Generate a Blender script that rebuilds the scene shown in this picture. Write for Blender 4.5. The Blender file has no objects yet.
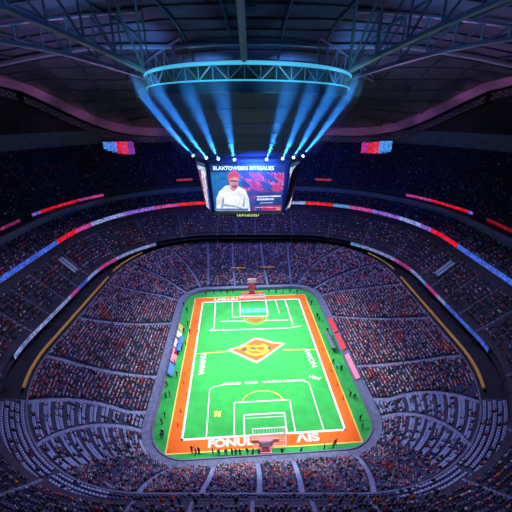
import bpy, math, random
import numpy as np
from mathutils import Vector, Matrix
random.seed(7); rng = np.random.default_rng(7)
scn = bpy.context.scene
COL = scn.collection
PI = math.pi
CAM = Vector((0, -95, 80)); FPX = 325.0; PITCH = math.atan(146 / FPX)
YAW = math.radians(3.9)          # the pitch lies slightly turned inside the bowl

# ------------------------------------------------------------------ helpers
def mat(name, col, rough=.7, metal=0, emit=None, es=0, attr=None, noise=0, nscale=1.0, nmul=.6):
    m = bpy.data.materials.new(name); m.use_nodes = True
    nt = m.node_tree; b = nt.nodes['Principled BSDF']
    b.inputs['Base Color'].default_value = (*col, 1)
    b.inputs['Roughness'].default_value = rough
    b.inputs['Metallic'].default_value = metal
    if attr:
        a = nt.nodes.new('ShaderNodeAttribute'); a.attribute_name = attr
        nt.links.new(a.outputs['Color'], b.inputs['Base Color'])
    if noise:
        tc = nt.nodes.new('ShaderNodeTexCoord'); n = nt.nodes.new('ShaderNodeTexNoise')
        n.inputs['Scale'].default_value = nscale; n.inputs['Detail'].default_value = 5
        r = nt.nodes.new('ShaderNodeValToRGB')
        r.color_ramp.elements[0].position = .35; r.color_ramp.elements[1].position = .65
        r.color_ramp.elements[0].color = (*[c * nmul for c in col], 1); r.color_ramp.elements[1].color = (*col, 1)
        nt.links.new(tc.outputs['Object'], n.inputs['Vector']); nt.links.new(n.outputs['Fac'], r.inputs['Fac'])
        nt.links.new(r.outputs['Color'], b.inputs['Base Color'])
    if emit:
        b.inputs['Emission Color'].default_value = (*emit, 1); b.inputs['Emission Strength'].default_value = es
    return m

def screen_attr_mat(name, strength, grain=(1.2, .35)):
    """a lit LED surface whose content colour is stored per corner, broken up by pixel noise"""
    m = bpy.data.materials.new(name); m.use_nodes = True
    nt = m.node_tree; b = nt.nodes['Principled BSDF']
    b.inputs['Base Color'].default_value = (.01, .01, .01, 1); b.inputs['Roughness'].default_value = .4
    a = nt.nodes.new('ShaderNodeAttribute'); a.attribute_name = 'Col'
    tc = nt.nodes.new('ShaderNodeTexCoord'); n = nt.nodes.new('ShaderNodeTexNoise')
    n.inputs['Scale'].default_value = grain[0]; n.inputs['Detail'].default_value = 3
    nt.links.new(tc.outputs['Object'], n.inputs['Vector'])
    mr = nt.nodes.new('ShaderNodeMapRange')
    mr.inputs['From Min'].default_value = .35; mr.inputs['From Max'].default_value = .65
    mr.inputs['To Min'].default_value = grain[1]; mr.inputs['To Max'].default_value = 1.25
    nt.links.new(n.outputs['Fac'], mr.inputs['Value'])
    mx = nt.nodes.new('ShaderNodeMix'); mx.data_type = 'RGBA'; mx.blend_type = 'MULTIPLY'; mx.inputs[0].default_value = 1
    nt.links.new(a.outputs['Color'], mx.inputs[6]); nt.links.new(mr.outputs['Result'], mx.inputs[7])
    nt.links.new(mx.outputs[2], b.inputs['Emission Color'])
    b.inputs['Emission Strength'].default_value = strength
    return m

_used = {}
def link(o, parent=None):
    COL.objects.link(o)
    if parent is not None: o.parent = parent
    return o
def tag(o, label=None, cat=None, group=None, kind=None):
    if label: o['label'] = label
    if cat: o['category'] = cat
    if group: o['group'] = group
    if kind: o['kind'] = kind
    return o
def empty(name, loc=(0, 0, 0), rz=0):
    o = bpy.data.objects.new(name, None); o.location = loc; o.rotation_euler = (0, 0, rz); o.empty_display_size = .1
    return link(o)

class MB:
    def __init__(s): s.v = []; s.f = []; s.m = []; s.c = []
    def poly(s, pts, mi=0, col=None):
        b = len(s.v); s.v += [tuple(p) for p in pts]; s.f.append(list(range(b, b + len(pts)))); s.m.append(mi)
        s.c += [col or (1, 1, 1)] * len(pts)
    def raw(s, vs, fs, mi=0, col=None):
        b = len(s.v); s.v += [tuple(p) for p in vs]
        for f in fs: s.f.append([b + i for i in f]); s.m.append(mi)
        s.c += [col or (1, 1, 1)] * len(vs)
    def box(s, x0, x1, y0, y1, z0, z1, mi=0, M=None, col=None, taper=1):
        cx, cy = (x0 + x1) / 2, (y0 + y1) / 2
        vs = []
        for z, k in ((z0, 1), (z1, taper)):
            for x, y in ((x0, y0), (x1, y0), (x1, y1), (x0, y1)):
                p = Vector((cx + (x - cx) * k, cy + (y - cy) * k, z))
                vs.append(M @ p if M else p)
        s.raw(vs, [(3, 2, 1, 0), (4, 5, 6, 7), (0, 1, 5, 4), (1, 2, 6, 5), (2, 3, 7, 6), (3, 0, 4, 7)], mi, col)
    def tube(s, p, q, r, n=6, mi=0, r2=None, col=None):
        p, q = Vector(p), Vector(q); d = (q - p)
        if d.length < 1e-6: return
        d.normalize(); a = d.orthogonal().normalized(); b = d.cross(a); r2 = r if r2 is None else r2
        vs = [p + (a * math.cos(2 * PI * i / n) + b * math.sin(2 * PI * i / n)) * r for i in range(n)]
        vs += [q + (a * math.cos(2 * PI * i / n) + b * math.sin(2 * PI * i / n)) * r2 for i in range(n)]
        fs = [(i, (i + 1) % n, n + (i + 1) % n, n + i) for i in range(n)] + [tuple(range(n))[::-1], tuple(range(n, 2 * n))]
        s.raw(vs, fs, mi, col)
    def path(s, pts, r, n=6, mi=0, closed=False, up=Vector((0, 0, 1)), sq=False):
        """one swept tube along a polyline"""
        pts = [Vector(p) for p in pts]; N = len(pts); vs = []; fs = []
        for i, p in enumerate(pts):
            a = pts[(i - 1) % N] if (closed or i > 0) else p
            b = pts[(i + 1) % N] if (closed or i < N - 1) else p
            d = (b - a).normalized(); sd = d.cross(up).normalized(); u = sd.cross(d)
            for k in range(n):
                t = 2 * PI * (k + .5) / n
                vs.append(p + sd * (math.cos(t) * r) + u * (math.sin(t) * r))
        for i in range(N if closed else N - 1):
            j = (i + 1) % N
            for k in range(n): fs.append((i * n + k, i * n + (k + 1) % n, j * n + (k + 1) % n, j * n + k))
        if not closed: fs += [tuple(range(n))[::-1], tuple((N - 1) * n + k for k in range(n))]
        s.raw(vs, fs, mi)
    def mesh(s, name, mats, smooth=False):
        me = bpy.data.meshes.new(name); me.from_pydata(s.v, [], s.f)
        for m in (mats if isinstance(mats, (list, tuple)) else [mats]): me.materials.append(m)
        me.polygons.foreach_set('material_index', s.m)
        ca = me.color_attributes.new('Col', 'FLOAT_COLOR', 'POINT')
        ca.data.foreach_set('color', np.array([(*c, 1) for c in s.c], dtype=np.float32).ravel())
        if smooth: me.polygons.foreach_set('use_smooth', [True] * len(s.f))
        me.update(); return me
    def obj(s, name, mats, parent=None, smooth=False):
        return link(bpy.data.objects.new(name, s.mesh(name, mats, smooth)), parent)

def F(x, y, z=0):                       # pitch coordinates -> world
    c, s = math.cos(YAW), math.sin(YAW); return Vector((x * c - y * s, x * s + y * c, z))

# ------------------------------------------------------------------ materials
M = {}
M['turf'] = mat('turf_green', (.028, .44, .075), .9, noise=1, nscale=.35, nmul=.8)
M['orange'] = mat('border_orange', (.95, .155, .006), .8, noise=1, nscale=.5, nmul=.88)
M['line'] = mat('line_white', (.85, .85, .75), .8)
M['liney'] = mat('line_yellow', (.9, .75, .12), .8)
M['terr'] = mat('terrace_concrete', (.05, .06, .12), .85, noise=1, nscale=.6, nmul=.6)
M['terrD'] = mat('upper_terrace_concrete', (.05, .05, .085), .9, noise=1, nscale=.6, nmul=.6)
M['aisle'] = mat('aisle_concrete', (.27, .34, .54), .85, noise=1, nscale=1.2, nmul=.7)
M['deck'] = mat('walkway_concrete', (.17, .21, .34), .8, noise=1, nscale=.9, nmul=.6)
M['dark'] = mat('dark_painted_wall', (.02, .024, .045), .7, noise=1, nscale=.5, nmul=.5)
M['black'] = mat('black_housing', (.008, .009, .014), .5)
M['band'] = mat('parapet_grey_blue', (.17, .21, .30), .75, noise=1, nscale=.4, nmul=.75)
M['steel'] = mat('painted_steel', (.32, .35, .42), .45, .2)
M['steelD'] = mat('dark_steel', (.09, .10, .13), .5, .3)
M['ceil'] = mat('roof_panel', (.13, .115, .17), .8, noise=1, nscale=.09, nmul=.45)
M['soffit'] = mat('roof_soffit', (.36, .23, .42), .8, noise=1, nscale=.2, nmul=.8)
M['crowd'] = mat('spectator_clothes', (1, 1, 1), .9, attr='Col')
M['seatB'] = mat('blue_grey_seat', (.33, .44, .68), .6)
M['seatD'] = mat('navy_seat', (.06, .075, .17), .6)
M['cone'] = mat('canopy_membrane', (.022, .04, .09), .75)
M['yel'] = mat('amber_rail', (.75, .42, .08), .6)
M['red'] = mat('red_panel', (.8, .03, .04), .6)
M['white'] = mat('white_panel', (.8, .82, .85), .6)
M['pink'] = mat('pink_panel', (.85, .25, .35), .6)
M['bluep'] = mat('blue_panel', (.08, .25, .75), .6)
M['skin'] = mat('skin', (.5, .28, .18), .7)
M['hair'] = mat('dark_hair', (.02, .015, .012), .8)
M['led'] = screen_attr_mat('led_ribbon', 1.0, (1.3, .25))
M['pic'] = screen_attr_mat('screen_picture', 1.0, (.7, .82))
M['halo'] = mat('cyan_led_tube', (.1, .3, .4), .5, emit=(.06, .42, .66), es=1.0)
M['lampw'] = mat('lamp_lens', (.8, .9, 1), .3, emit=(.45, .8, 1), es=4)
M['glass'] = mat('suite_glass', (.02, .03, .05), .1)
M['net'] = mat('goal_net', (.7, .8, .8), .8)

# ------------------------------------------------------------------ bowl outline
def lev(hx, yf, yn, r, z, rot=0.0, ox=-.6): return dict(hx=hx, yf=yf, yn=yn, r=r, z=z, rot=rot, ox=ox)
def mix(a, b, t): return {k: a[k] + (b[k] - a[k]) * t for k in a}
# s runs once round: 0-1 far straight (left->right), 1-2 far right corner, 2-3 right side, 3-4 near right corner,
# 4-5 near straight (right->left), 5-6 near left corner, 6-7 left side, 7-8 far left corner
def P(L, s, z=None):
    s = s % 8; k = int(s); u = s - k; hx, yf, yn, r = L['hx'], L['yf'], L['yn'], L['r']
    def arc(cx, cy, a0): a = a0 - u * PI / 2; return cx + r * math.cos(a), cy + r * math.sin(a)
    if k == 0: x, y = -hx + 2 * hx * u, yf + r
    elif k == 1: x, y = arc(hx, yf, PI / 2)
    elif k == 2: x, y = hx + r, yf + (yn - yf) * u
    elif k == 3: x, y = arc(hx, yn, 0)
    elif k == 4: x, y = hx - 2 * hx * u, yn - r
    elif k == 5: x, y = arc(-hx, yn, -PI / 2)
    elif k == 6: x, y = -hx - r, yn + (yf - yn) * u
    else: x, y = arc(-hx, yf, PI)
    c, sn = math.cos(L['rot']), math.sin(L['rot'])
    return Vector((x * c - y * sn + L['ox'], x * sn + y * c, L['z'] if z is None else z))
SS = []
for k in range(8):
    n = 10 if k % 2 == 0 else 20
    SS += [k + i / n for i in range(n)]
def ring(L, z=None): return [P(L, s, z) for s in SS]
def strip(mb, A, B, mi=0, col=None):
    n = len(A)
    mb.raw(A + B, [(i, (i + 1) % n, n + (i + 1) % n, n + i) for i in range(n)], mi, col)

W  = lev(20, 32, -31, 10.2, 0, YAW, 0)
L0 = lev(20, 32, -30.5, 13.2, 1.6, YAW, 0)
LB = lev(20, 29, -18, 40, 15)
LC0 = lev(20, 27, -17, 42.5, 15)
LC = lev(20, 20, -16, 46, 20)
LCt = lev(20, 24, -15, 57.5, 28.5)
LD = lev(20, 27, -14, 58.5, 32.6)
LDt = lev(20, 24, -14, 66.5, 37.5)
LE = lev(20, 24, -14, 67, 38)
LU = lev(20, 22, -14, 70, 42.3)
LUt = lev(20, 19, -14, 98, 63)

# --- pitch floor
fl = MB()
pts = [P(W, s, 0) for s in SS]; fl.poly(pts[::-1])
o = fl.obj('floor', M['turf']); tag(o, 'bright green turf pitch at the bottom of the bowl', kind='structure')

def ring_obj(name, pairs, m, label):
    mb = MB()
    for A, B in pairs: strip(mb, A, B)
    o = mb.obj(name, m); tag(o, label, kind='structure'); return o
ring_obj('wall_pitchside', [(ring(W, 0), ring(W, 1.6)), (ring(W, 1.6), ring(dict(W, r=10.5), 1.6)), (ring(dict(W, r=10.5), 1.6), ring(dict(W, r=10.5), 1.2))], M['band'], 'low grey-blue wall around the turf')
ring_obj('front_walkway', [(ring(dict(W, r=10.5), 1.2), ring(L0, 1.2)), (ring(L0, 1.2), ring(L0, 1.6))], M['deck'], 'pale blue-grey walkway ring around the pitch')

TIERS = []
def terrace(name, A, B, rows, m, label):
    mb = MB(); prevr = None
    for i in range(rows):
        a, b = mix(A, B, i / rows), mix(A, B, (i + 1) / rows)
        z = A['z'] + (B['z'] - A['z']) * i / rows
        zn = A['z'] + (B['z'] - A['z']) * (i + 1) / rows
        ra, rb = ring(a, z), ring(b, z)
        strip(mb, ra, rb); strip(mb, rb, ring(b, zn))
    o = mb.obj(name, m); tag(o, label, kind='structure'); TIERS.append((name, A, B, rows)); return o
terrace('lower_terrace', L0, LB, 30, M['terr'], 'stepped terrace of the lower seating bowl')
terrace('second_terrace', LC, LCt, 9, M['terrD'], 'stepped terrace of the second tier')
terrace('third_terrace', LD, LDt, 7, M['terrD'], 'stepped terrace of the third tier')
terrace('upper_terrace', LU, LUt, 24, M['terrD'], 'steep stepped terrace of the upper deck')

cmb = MB(); CR = 5; SN = [3.3 + 2.4 * i / 70 for i in range(71)]
CA, CB = dict(LB, r=40.4, z=15.1), dict(LB, r=45.8, yn=-16.8, z=16.6)
for i in range(CR):
    a, b = mix(CA, CB, i / CR), mix(CA, CB, (i + 1) / CR)
    for s0, s1 in zip(SN, SN[1:]):
        cmb.poly([P(a, s0, a['z']), P(a, s1, a['z']), P(b, s1, a['z']), P(b, s0, a['z'])]); cmb.poly([P(b, s0, a['z']), P(b, s1, a['z']), P(b, s1, b['z']), P(b, s0, b['z'])])
tag(cmb.obj('corner_terrace', M['terr']), 'back rows of the lower bowl around the near corners', kind='structure')
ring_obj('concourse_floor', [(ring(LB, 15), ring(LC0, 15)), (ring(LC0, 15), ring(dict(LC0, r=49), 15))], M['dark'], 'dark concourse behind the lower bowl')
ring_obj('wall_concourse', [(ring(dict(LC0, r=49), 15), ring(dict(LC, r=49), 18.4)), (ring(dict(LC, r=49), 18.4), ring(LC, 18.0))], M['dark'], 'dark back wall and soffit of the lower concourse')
ring_obj('wall_club', [(ring(LCt, 28.5), ring(dict(LD, r=60), 31)), (ring(dict(LD, r=60), 31), ring(LD, 31))], M['dark'], 'dark wall above the second tier')
ring_obj('wall_third', [(ring(LDt, 37.5), ring(LE, 37.6)), (ring(LE, 37.6), ring(LE, 40)), (ring(LE, 40), ring(dict(LE, r=68), 40))], M['band'], 'grey-blue parapet band above the third tier')
ring_obj('wall_upper_front', [(ring(dict(LE, r=68), 40), ring(LU, 40.4)), (ring(LU, 40.4), ring(LU, 42.3))], M['dark'], 'dark front of the upper deck')
ring_obj('wall_back', [(ring(LUt, 63), ring(LUt, 70)), ], M['band'], 'grey-blue wall behind the last row of the upper deck')
ring_obj('trim_back', [(ring(dict(LUt, r=98.2), 70), ring(dict(LUt, r=98.2), 90))], M['black'], 'black cladding between the back wall and the roof')
# glass front and rail under second ribbon
ring_obj('trim_bowl_rail', [(ring(LB, 15), ring(LB, 15.35)), (ring(LB, 15.35), ring(dict(LB, r=40.35), 15.35)), (ring(dict(LB, r=40.35), 15.35), ring(dict(LB, r=40.35), 15))], M['band'], 'grey-blue wall behind the last row of the lower bowl')

# --- amber rails on both sides of the bowl top
def rail(s0, s1, name, label, m, L, z, r, w):
    mb = MB(); n = 24
    mb.path([P(dict(L, r=L['r'] + r), s0 + (s1 - s0) * i / n, z) for i in range(n + 1)], w, 4)
    o = mb.obj(name, m); return tag(o, label, 'handrail')
rail(5.74, 6.92, 'amber_handrail', 'amber handrail along the top of the lower bowl left side, below the blue ribbon', M['yel'], LB, 16.5, 1.0, .42)
rail(7.02, 7.35, 'amber_handrail', 'short amber handrail at the far left corner of the lower bowl', M['yel'], LB, 16.5, 1.0, .38)
rail(2.08, 3.26, 'amber_handrail', 'amber handrail along the top of the lower bowl right side, below the blue ribbon', M['yel'], LB, 16.5, 1.0, .42)
rail(1.66, 1.95, 'amber_handrail', 'short amber handrail at the far right corner of the lower bowl', M['yel'], LB, 16.5, 1.0, .38)

# --- aisles: where each one starts at the front row and ends at the back row
def at(q, f): return (q[0] + (q[1] - q[0]) * f if isinstance(q, tuple) else q)
AISLES = {'lower_terrace': [(7.98, 7.91), (8.32, 8.2), (8.72, 8.58), (9.02, 8.945), (1.2, 1.43), (1.62, 1.8), (1.95, 2.155), (2.26, 2.66), (2.72, 3.05), (2.94, 3.32), (3.12, 3.55), (3.9, 3.96),
                             (4.345, 4.27), (4.565, 4.47), (4.83, 4.74), (5.15, 5.02), (5.9, 5.45), (6.06, 5.68), (6.275, 5.95), (6.74, 6.34), (7.05, 6.845), (7.4, 7.2), (7.8, 7.57)],
          'second_terrace': [i * .25 for i in range(32)], 'third_terrace': [i * .5 + .1 for i in range(16)],
          'upper_terrace': [.15, .55, .9, 1.2, 1.5, 1.8, 2.2, 2.7, 3.2, 3.7, 4.2, 4.7, 5.2, 5.7, 6.2, 6.7, 7.2, 7.5, 7.8]}
for tn, A, B, rows in TIERS:
    mb = MB(); hw = .52 if tn == 'lower_terrace' else .35
    for qs in AISLES[tn]:
        for i in range(rows):
            s = at(qs, (i + .5) / rows); ds = (at(qs, 1) - at(qs, 0)) / rows / 2
            a, b = mix(A, B, i / rows), mix(A, B, (i + 1) / rows)
            z0 = A['z'] + (B['z'] - A['z']) * i / rows; z1 = A['z'] + (B['z'] - A['z']) * (i + 1) / rows
            p, q = P(a, s - ds, 0), P(b, s + ds, 0); t = (P(a, s + .01, 0) - P(a, s - .01, 0)).normalized() * hw
            m_ = (p + q) / 2; zh = (z0 + z1) / 2
            for (u, v, z, zz) in ((p, m_, z0 + .06, zh + .06), (m_, q, zh + .06, z1 + .06)):
                U = Vector((0, 0, z)); Z = Vector((0, 0, zz))
                mb.poly([u - t + U, u + t + U, v + t + U, v - t + U]); mb.poly([v - t + U, v + t + U, v + t + Z, v - t + Z])
                mb.poly([u - t + U, v - t + U, v - t, u - t]); mb.poly([u + t + U, v + t + U, v + t, u + t]) if False else None
    o = mb.obj(tn.split('_')[0] + '_aisle_stairs', M['aisle'] if tn == 'lower_terrace' else M['deck'])
    tag(o, 'pale stair aisles climbing the %s tier' % tn.split('_')[0], kind='structure')

# ------------------------------------------------------------------ pitch paint
brd = MB()
def rect(mb, x0, x1, y0, y1, z): mb.poly([F(x0, y0, z), F(x1, y0, z), F(x1, y1, z), F(x0, y1, z)])
X0, X1, Y0, Y1 = -22.1, 22.1, -34.8, 33.0; OX0, OX1, OY0, OY1 = -25.6, 25.4, -38.4, 36.8
for r_ in ((OX0, OX1, OY0, Y0), (OX0, OX1, Y1, OY1), (OX0, X0, Y0, Y1), (X1, OX1, Y0, Y1)): rect(brd, *r_, .02)
tag(brd.obj('pitch_border_paint', M['orange']), 'orange border painted around the pitch', kind='structure')
ey = MB()
for r_ in ((OX0 - .35, OX0, OY0 - .3, OY1 + .3), (OX1, OX1 + .35, OY0 - .3, OY1 + .3), (OX0, OX1, OY0 - .35, OY0), (OX0, OX1, OY1, OY1 + .35)): rect(ey, *r_, .025)
tag(ey.obj('border_edge_paint', M['liney']), 'thin yellow edge of the orange border', kind='structure')
ln = MB()
def line(mb, pts, w, z=.04):
    for (a, b) in zip(pts, pts[1:]):
        a = Vector((*a, 0)); b = Vector((*b, 0)); d = (b - a).normalized(); n = Vector((-d.y, d.x, 0)) * w / 2; e = d * w / 2
        mb.poly([F(*(a - n - e).xy, z), F(*(b - n + e).xy, z), F(*(b + n + e).xy, z), F(*(a + n - e).xy, z)])
line(ln, [(X0, Y0), (X1, Y0), (X1, Y1), (X0, Y1), (X0, Y0)], .62)
def arcp(cx, cy, rx, ry, a0, a1, n=16): return [(cx + rx * math.cos(math.radians(a0 + (a1 - a0) * i / n)), cy + ry * math.sin(math.radians(a0 + (a1 - a0) * i / n))) for i in range(n + 1)]
line(ln, [(-15.7, Y0), (-15.8, -18.6)] + arcp(-13.6, -18.8, 2.2, 1.9, 180, 90, 5) + [(-10, -16.3)], .3, .045)
line(ln, [(16.3, Y0), (15.9, -18.4)] + arcp(13.6, -18.4, 2.2, 1.9, 0, 90, 5), .3, .045)
line(ln, [(-8.2, Y0), (-8.2, -23.7), (8.5, -23.7), (8.4, Y0)], .34, .046)
line(ln, [(-5.5, Y0), (-5.4, -28.2), (6.3, -28.2), (6.1, Y0)], .42, .047)
line(ln, [(-5.5, -29.4), (6.2, -29.4)], .15, .047)
line(ln, [(-16.3, Y1), (-16, 13.5), (-17.5, 11.9), (14.1, 11.5), (18.8, 12.4)], .4, .045)
line(ln, [(15.6, Y1), (16.0, 14)], .5, .045)
line(ln, [(11.2, Y1), (11.6, 22)], .3, .045)
line(ln, [(-13.4, 17.7), (-3, 17.4)], .4, .045); line(ln, [(4.5, 17.2), (14.5, 16.9)], .4, .045)
line(ln, [(-8.6, Y1), (-8.6, 20.4), (-5.4, 20.4)], .3, .045)
line(ln, [(-5.2, Y1), (-5.4, 20.8), (6.4, 20.3), (6.8, Y1)], .5, .046)
tag(ln.obj('pitch_markings', M['line']), 'white lines painted on the green turf', kind='structure')
ly = MB()
line(ly, [(X0, -1.4), (-10, -.8)], .36, .045); line(ly, [(10, -1.4), (X1, -2)], .36, .045)
line(ly, arcp(.4, -23.6, 6.0, 3.8, 0, 180), .3, .05)
line(ly, arcp(1.0, 19.0, 4.6, 4.0, 180, 360), .4, .05)
tag(ly.obj('yellow_pitch_markings', M['liney']), 'pale yellow halfway line and arcs painted on the turf', kind='structure')
# band of pale turf paint in the far goal area
tl = MB(); rect(tl, -5, 6.4, 23.5, 26.5, .03)
tag(tl.obj('goal_area_paint', mat('pale_turquoise_paint', (.1, .75, .5), .9)), 'turquoise band painted across the far goal area', kind='structure')
og = MB(); og.poly([F(*p, .03) for p in arcp(1.0, 19.2, 3.4, 2.8, 180, 360)])
tag(og.obj('far_arc_paint', M['orange']), 'orange half disc painted inside the far arc', kind='structure')
# centre emblem
em = empty('painted_centre_emblem', F(0, -.3, .05), YAW); tag(em, 'orange diamond emblem with yellow crest painted at the pitch centre', 'emblem')
def lp(pts, z): return [(x, y, z) for x, y in pts]
dia = [(-10.6, .1), (-7.5, 1.3), (-4, 3.4), (0, 6.6), (3, 5.6), (6.5, 3.6), (11.2, 2.4), (8.6, .3), (5, -3), (1.5, -6), (-.3, -7.2), (-3, -5.4), (-6, -3)]
mb = MB(); mb.poly(lp(dia[::-1], 0)[::-1]); mb.obj('diamond_outline', mat('cream_paint', (.95, .8, .4), .8), em)
mb = MB(); mb.poly(lp([(x * .88, y * .86) for x, y in dia], .01)); mb.obj('diamond_field', mat('deep_orange_paint', (.9, .11, .01), .8), em)
mb = MB()
def ell(cx, cy, rx, ry, a0=0, a1=360, n=20): return [(cx + rx * math.cos(math.radians(a0 + (a1 - a0) * i / n)), cy + ry * math.sin(math.radians(a0 + (a1 - a0) * i / n))) for i in range(n)]
def band(mb, cx, cy, rx, ry, w, a0, a1, z, n=18):
    for i in range(n):
        t0, t1 = [math.radians(a0 + (a1 - a0) * (i + k) / n) for k in (0, 1)]
        mb.poly([(cx + rx * math.cos(t0), cy + ry * math.sin(t0), z), (cx + rx * math.cos(t1), cy + ry * math.sin(t1), z),
                 (cx + (rx - w) * math.cos(t1), cy + (ry - w) * math.sin(t1), z), (cx + (rx - w) * math.cos(t0), cy + (ry - w) * math.sin(t0), z)])
band(mb, .2, 0, 4.6, 3.4, .9, -160, 60, .02); band(mb, -1, .6, 2.2, 1.6, .6, 60, 330, .021); band(mb, 1.6, .2, 2.4, 1.8, .6, -120, 150, .022)
band(mb, -3, 0, 3.4, 2.3, .5, 60, 170, .021)
mb.obj('crest', mat('gold_paint', (.95, .6, .03), .8), em)
dg = mat('dark_green_paint', (.03, .09, .04), .8)
for pts_ in ([(-5.8, -.4), (-4.2, 1.3), (-3.4, .3), (-4, -.9)], [(3.9, -.7), (4.6, 1.4), (6, .5), (5.2, -.5)], [(-1.6, .1), (-.6, 1.1), (.5, .2), (-.6, -.6)], [(1.2, .9), (2.3, 1.2), (2.0, .3)]):
    mb = MB(); mb.poly(lp(pts_, .025)); mb.obj('dark_crest_shape', dg, em)
# yellow mark near the left corner
mb = MB()
for q in ([(-1, -.6), (-.3, .9), (0, .1), (-.4, -.8)], [(.1, -.9), (.3, .7), (1.1, .9), (.8, .1), (1, -.7)], [(-1.1, .6), (-.4, 1.1), (.2, .8), (-.5, .3)]):
    mb.poly([F(-13 + x, -27.4 + y * 1.1, .05) for x, y in q])
tag(mb.obj('painted_corner_emblem', M['liney']), 'small yellow emblem painted on the turf near the left corner of the near penalty area', 'emblem')

def text(name, body, size, loc, rot, m, sx=1, label=None, cat=None, parent=None, bold=.03, kind=None):
    cu = bpy.data.curves.new(name, 'FONT'); cu.body = body; cu.size = size; cu.offset = bold; cu.align_x = 'CENTER'; cu.align_y = 'CENTER'
    tmp = bpy.data.objects.new('tmp', cu); COL.objects.link(tmp)
    bpy.context.view_layer.update()
    me = bpy.data.meshes.new_from_object(tmp.evaluated_get(bpy.context.evaluated_depsgraph_get()))
    COL.objects.unlink(tmp); bpy.data.objects.remove(tmp)
    me.materials.clear(); me.materials.append(m); me.name = name
    o = bpy.data.objects.new(name, me); link(o, parent); o.location = loc; o.rotation_euler = rot; o.scale = (sx, 1, 1)
    return tag(o, label, cat, kind=kind)
WORD = 'lettering'
text('painted_word', 'FONUL', 3.0, F(-9.2, -36.55, .06), (0, 0, YAW), M['line'], 1.22, 'large white letters FONUL on the near orange border', WORD, bold=.13)
text('painted_word', '\u039bIS', 3.0, F(11.4, -36.55, .06), (0, 0, YAW), M['line'], 1.45, 'large white letters resembling AIS on the near orange border', WORD, bold=.13)
text('painted_word', 'WINAU', 2.6, F(-18.9, -6.5, .06), (0, 0, YAW + PI / 2), M['line'], 1.15, 'white letters running along the left side line near halfway', WORD, bold=.09)
text('painted_word', 'AWON', 2.6, F(18.7, -6, .06), (0, 0, YAW - PI / 2 + .12), M['line'], 1.15, 'white letters running along the right side line near halfway', WORD, bold=.05)
for x_, w_2, wh in ((-8.8, 'MHOUSE', 'leftmost'), (-2.6, 'SUOD', 'second from left'), (1.5, '90', 'middle'), (5.0, 'SUOUS', 'fourth from left'), (11.2, 'HOUDURS', 'rightmost')):
    text('painted_word', w_2, 1.15, F(x_, -16.3, .06), (0, 0, YAW), M['line'], 1.28, 'small white word %s above the near penalty arc, %s of five' % (w_2, wh), WORD, bold=.03)
text('painted_word', 'HW', 2.0, F(18.2, -15.6, .06), (0, 0, YAW - .4), M['line'], 1.1, 'small white letters right of the near penalty area corner', WORD, bold=.04)
text('painted_word', 'LMLUU', 2.6, F(-11.5, 34.9, .06), (0, 0, YAW), M['line'], 1.35, 'white letters on the far orange border left of the tower', WORD, bold=.12)

# ------------------------------------------------------------------ people
def skin_mesh(name, verts, edges, rad, root=0, head=None):
    me = bpy.data.meshes.new('t'); me.from_pydata(verts, edges, []); ob = bpy.data.objects.new('t', me); COL.objects.link(ob)
    m = ob.modifiers.new('s', 'SKIN'); m.use_smooth_shade = True
    lay = me.skin_vertices[0] if me.skin_vertices else None
    if lay is None:
        bpy.context.view_layer.objects.active = ob
        bpy.ops.mesh.customdata_skin_add(); lay = me.skin_vertices[0]
    for i, r in enumerate(rad): lay.data[i].radius = (r, r); lay.data[i].use_root = (i == root)
    s = ob.modifiers.new('d', 'SUBSURF'); s.levels = 1; s.render_levels = 1
    bpy.context.view_layer.update()
    out = bpy.data.meshes.new_from_object(ob.evaluated_get(bpy.context.evaluated_depsgraph_get())); out.name = name
    COL.objects.unlink(ob); bpy.data.objects.remove(ob); bpy.data.meshes.remove(me)
    return out
# facing +Y; feet at z=0
def seated(arm):
    v = [(0, .0, .48), (0, .02, .75), (0, .0, 1.0), (0, .02, 1.12), (0, .04, 1.24), (0, .03, 1.36),
         (-.1, .02, .48), (-.12, .42, .50), (-.12, .40, .1), (-.12, .52, .05),
         (.1, .02, .48), (.12, .42, .50), (.12, .40, .1), (.12, .52, .05),
         (-.2, .0, 1.0), (.2, .0, 1.0)]
    if arm == 'lap': v += [(-.26, .08, .74), (-.12, .32, .62), (.26, .08, .74), (.12, .32, .62)]
    elif arm == 'up': v += [(-.34, .1, 1.2), (-.26, .16, 1.5), (.34, .1, 1.2), (.26, .16, 1.5)]
    else: v += [(-.26, .1, .8), (-.08, .3, 1.0), (.26, .08, .74), (.14, .32, .62)]
    e = [(0, 1), (1, 2), (2, 3), (3, 4), (4, 5), (0, 6), (6, 7), (7, 8), (8, 9), (0, 10), (10, 11), (11, 12), (12, 13), (2, 14), (2, 15), (14, 16), (16, 17), (15, 18), (18, 19)]
    r = [.16, .15, .14, .06, .10, .09, .11, .08, .055, .05, .11, .08, .055, .05, .075, .075, .055, .045, .055, .045]
    return v, e, r
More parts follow.
